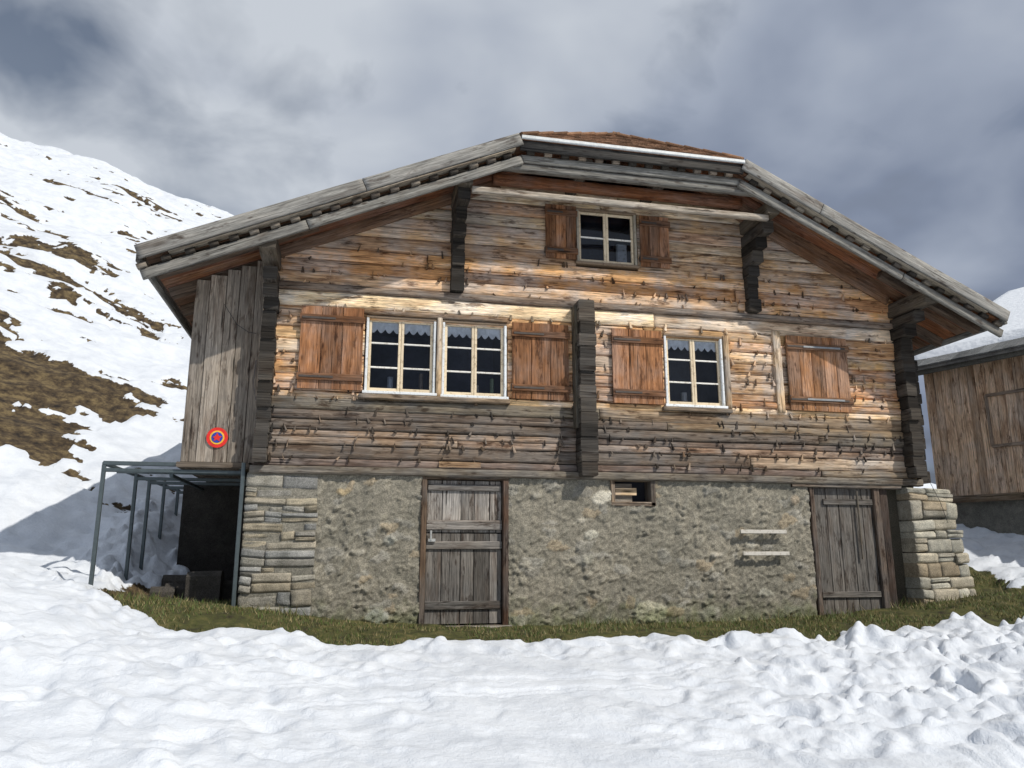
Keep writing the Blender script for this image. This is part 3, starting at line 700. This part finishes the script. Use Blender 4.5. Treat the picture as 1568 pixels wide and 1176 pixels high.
gm=sstep(4.5,1.5,Y)*sstep(-2.9,-2.0,X)*(1-sstep(.5,1.2,Y)*sstep(-1.0,-1.3,X)); a=me.attributes.new('green','FLOAT','POINT'); a.data.foreach_set('value',gm.ravel().astype(np.float32))
m,nt,b=newmat('snowy_ground')
tc=nt.nodes.new('ShaderNodeTexCoord')
def gz(s,d=4,rg=.6):
    n=N(nt,'ShaderNodeTexNoise',Scale=s,Detail=d,Roughness=rg)
    L(nt,tc.outputs['Object'],n.inputs['Vector']); return n.outputs[0]
sa=N(nt,'ShaderNodeAttribute',attribute_name='snow'); ga=N(nt,'ShaderNodeAttribute',attribute_name='green')
fac=math_(nt,'ADD',sa.outputs['Fac'],math_(nt,'MULTIPLY',math_(nt,'SUBTRACT',gz(7),.5),1.3)); fac=ramp(nt,fac,[(.46,0.),(.56,1.)])
brown=ramp(nt,gz(4.5,6,.72),[(.34,(.014,.011,.009)),(.48,(.06,.043,.025)),(.64,(.16,.12,.06))])
green=ramp(nt,gz(5,6,.7),[(.32,(.03,.025,.015)),(.5,(.06,.065,.02)),(.68,(.13,.11,.045))])
soil=mul(nt,brown,green,ga.outputs['Fac'],'MIX')
snc=ramp(nt,gz(2.2,4,.7),[(.25,(.54,.585,.65)),(.6,(.68,.725,.785))])
L(nt,mul(nt,soil,snc,fac,'MIX'),b.inputs['Base Color'])
rr=ramp(nt,fac,[(0,.95),(1,.5)]); L(nt,rr,b.inputs['Roughness']); b.inputs['Specular IOR Level'].default_value=.3
hh=math_(nt,'ADD',math_(nt,'MULTIPLY',gz(22,3,.6),.6),math_(nt,'MULTIPLY',gz(95,2,.6),.25))
bp=N(nt,'ShaderNodeBump',Strength=.6,Distance=.035); L(nt,hh,bp.inputs['Height']); L(nt,bp.outputs[0],b.inputs['Normal'])
me.materials.append(m); o=bpy.data.objects.new('ground',me); scene.collection.objects.link(o)
sb=MB(); mm=24; uu=np.linspace(rk+.05,13,80); vv=np.linspace(-ov+.35,4.5,mm)
for i,u in enumerate(uu):
    for j,v in enumerate(vv):
        wob=(float(fbm(np.array([u*1.3]),np.array([3.1]),71,3)[0])-.5)*.35
        vv_=v+(wob if j==0 else wob*.5 if j==1 else 0)
        th=.0 if j==0 else .16+.05*(float(fbm(np.array([u]),np.array([v]),72,3)[0])-.5)
        if i==0: th=0
        sb.v.append(tuple(rp(u,min(vv_,4.5),th+.02)))
for i in range(len(uu)-1):
    for j in range(mm-1):
        q=i*mm+j; sb.face((q,q+mm,q+mm+1,q+1),[(0,0)]*4,(1,1,1,0))
sm,snt,sbb=newmat('roof_snow'); sbb.inputs['Base Color'].default_value=(.72,.76,.81,1); sbb.inputs['Roughness'].default_value=.6
tcn=snt.nodes.new('ShaderNodeTexCoord'); nn_=N(snt,'ShaderNodeTexNoise',Scale=9.0,Detail=5.0); L(snt,tcn.outputs['Object'],nn_.inputs['Vector']); bq=N(snt,'ShaderNodeBump',Strength=.5,Distance=.05); L(snt,nn_.outputs[0],bq.inputs['Height']); L(snt,bq.outputs[0],sbb.inputs['Normal'])
sb.make('roof_snow',sm,B,True)

# ---- grass blades in the bare strip
def sample(px,py,A):
    i=np.clip(np.searchsorted(xs,px)-1,0,nx-2); j=np.clip(np.searchsorted(ys,py)-1,0,ny-2)
    tx=(px-xs[i])/(xs[i+1]-xs[i]); ty=(py-ys[j])/(ys[j+1]-ys[j])
    return (A[j,i]*(1-tx)+A[j,i+1]*tx)*(1-ty)+(A[j+1,i]*(1-tx)+A[j+1,i+1]*tx)*ty
n=52000; px=rng.uniform(-3.0,9.9,n); py=rng.uniform(-2.0,.9,n)
sv=sample(px,py,snow); gz_=sample(px,py,Z); den=fbm(px*1.8,py*1.8,81,3)
ok=(sv<.35)&((py<-.06)|(px<-1.2)|(px>8.75))&(rng.random(n)<np.clip((den-.36)*3.4,0.05,1))
px,py,gz_,den=px[ok],py[ok],gz_[ok],den[ok]; n=len(px)
wall=np.exp(-((py+.12)/.16)**2); hh_=rng.uniform(.02,.06,n)*(1+2.4*wall*rng.random(n)*(den>.48)); an_=rng.uniform(0,6.28,n); w_=rng.uniform(.003,.007,n)
ln=rng.uniform(.2,1.1,n)*hh_; la=rng.uniform(0,6.28,n)
V=np.zeros((n,3,3)); V[:,0]=np.stack([px-w_*np.cos(an_),py-w_*np.sin(an_),gz_-.01],1); V[:,1]=np.stack([px+w_*np.cos(an_),py+w_*np.sin(an_),gz_-.01],1); V[:,2]=np.stack([px+ln*np.cos(la),py+ln*np.sin(la),gz_+hh_],1)
me=bpy.data.meshes.new('grass'); me.from_pydata(V.reshape(-1,3).tolist(),[],np.arange(3*n).reshape(-1,3).tolist())
pal=np.array([[.07,.12,.02],[.10,.15,.03],[.24,.20,.09],[.16,.13,.05],[.05,.08,.02],[.28,.23,.12]]); pc=pal[rng.integers(0,6,n)]*rng.uniform(.7,1.3,(n,1)); pc=np.concatenate([pc,np.ones((n,1))],1)
ca_=me.color_attributes.new('col','FLOAT_COLOR','CORNER'); ca_.data.foreach_set('color',np.repeat(pc,3,0).ravel().astype(np.float32))
me.materials.append(attrmat('grass_blades',.7)); o=bpy.data.objects.new('grass',me); scene.collection.objects.link(o)

# ================================================================= LIGHT
az=math.radians(47); el=math.radians(44)
sd=Vector((math.cos(az)*math.cos(el),-math.sin(az)*math.cos(el),math.sin(el)))
ld=bpy.data.lights.new('sun','SUN'); ld.energy=3.7; ld.angle=math.radians(.6); ld.color=(1,.93,.83)
lo=bpy.data.objects.new('sun',ld); scene.collection.objects.link(lo); lo.rotation_euler=(-sd).to_track_quat('-Z','Y').to_euler(); lo.location=(8,-8,12)
w=bpy.data.worlds.new('World'); scene.world=w; w.use_nodes=True; nt=w.node_tree; nt.nodes.clear()
out=nt.nodes.new('ShaderNodeOutputWorld'); sky=nt.nodes.new('ShaderNodeTexSky'); sky.sky_type='NISHITA'; sky.sun_disc=False; sky.sun_elevation=el; sky.sun_rotation=math.radians(137)
bg=nt.nodes.new('ShaderNodeBackground'); bg.inputs[1].default_value=.06; L(nt,sky.outputs[0],bg.inputs[0])
cl=nt.nodes.new('ShaderNodeBackground'); cl.inputs[1].default_value=.92
tc=nt.nodes.new('ShaderNodeTexCoord'); sp=nt.nodes.new('ShaderNodeSeparateXYZ'); L(nt,tc.outputs['Generated'],sp.inputs[0])
den=math_(nt,'ADD',math_(nt,'MAXIMUM',sp.outputs[2],0.0),.35)
cv=vec(nt,math_(nt,'DIVIDE',sp.outputs[0],den),math_(nt,'DIVIDE',sp.outputs[1],den),0.)
def cn(s,d,rg,off,dist=0.):
    mp=nt.nodes.new('ShaderNodeMapping'); mp.inputs['Location'].default_value=off; L(nt,cv,mp.inputs[0])
    n=N(nt,'ShaderNodeTexNoise',Scale=s,Detail=d,Roughness=rg,Distortion=dist); L(nt,mp.outputs[0],n.inputs['Vector']); return n.outputs[0]
def blob(dirv,lo,hi):
    d=nt.nodes.new('ShaderNodeVectorMath'); d.operation='DOT_PRODUCT'; L(nt,tc.outputs['Generated'],d.inputs[0]); d.inputs[1].default_value=dirv
    return ramp(nt,d.outputs['Value'],[(lo,0.),(hi,1.)])
c1=cn(1.5,5.,.45,(3.1,1.7,0),.3); c2=cn(3.6,4.,.45,(7.2,4.,0),.2)
mixv=math_(nt,'ADD',math_(nt,'MULTIPLY',c1,.60),math_(nt,'MULTIPLY',c2,.40))
mixv=math_(nt,'ADD',mixv,math_(nt,'MULTIPLY',math_(nt,'SUBTRACT',sp.outputs[2],.43),.35))
mixv=math_(nt,'ADD',mixv,math_(nt,'MULTIPLY',blob((.60,.60,.53),.88,1.0),.13))
mixv=math_(nt,'ADD',mixv,math_(nt,'MULTIPLY',blob((-.28,.83,.48),.90,1.0),.16))
mixv=math_(nt,'SUBTRACT',mixv,math_(nt,'MULTIPLY',blob((.75,.60,.28),.90,1.0),.13))
colr=ramp(nt,mixv,[(.32,(.15,.172,.215)),(.43,(.24,.285,.385)),(.53,(.37,.42,.52)),(.68,(.62,.665,.73))])
L(nt,colr,cl.inputs[0])
hole=cn(5.,5.,.5,(1.3,9.4,0),.3)
hs=math_(nt,'MAXIMUM',blob((-.318,.778,.543),.992,1.0),math_(nt,'MULTIPLY',blob((-.187,.866,.464),.985,1.0),.85))
hf=ramp(nt,math_(nt,'SUBTRACT',math_(nt,'ADD',hole,.15),math_(nt,'MULTIPLY',hs,.32)),[(.24,.2),(.56,1.)])
mx=nt.nodes.new('ShaderNodeMixShader'); L(nt,hf,mx.inputs[0]); L(nt,bg.outputs[0],mx.inputs[1]); L(nt,cl.outputs[0],mx.inputs[2]); L(nt,mx.outputs[0],out.inputs[0])
scene.view_settings.view_transform='Standard'; scene.view_settings.look='None'; scene.view_settings.exposure=0
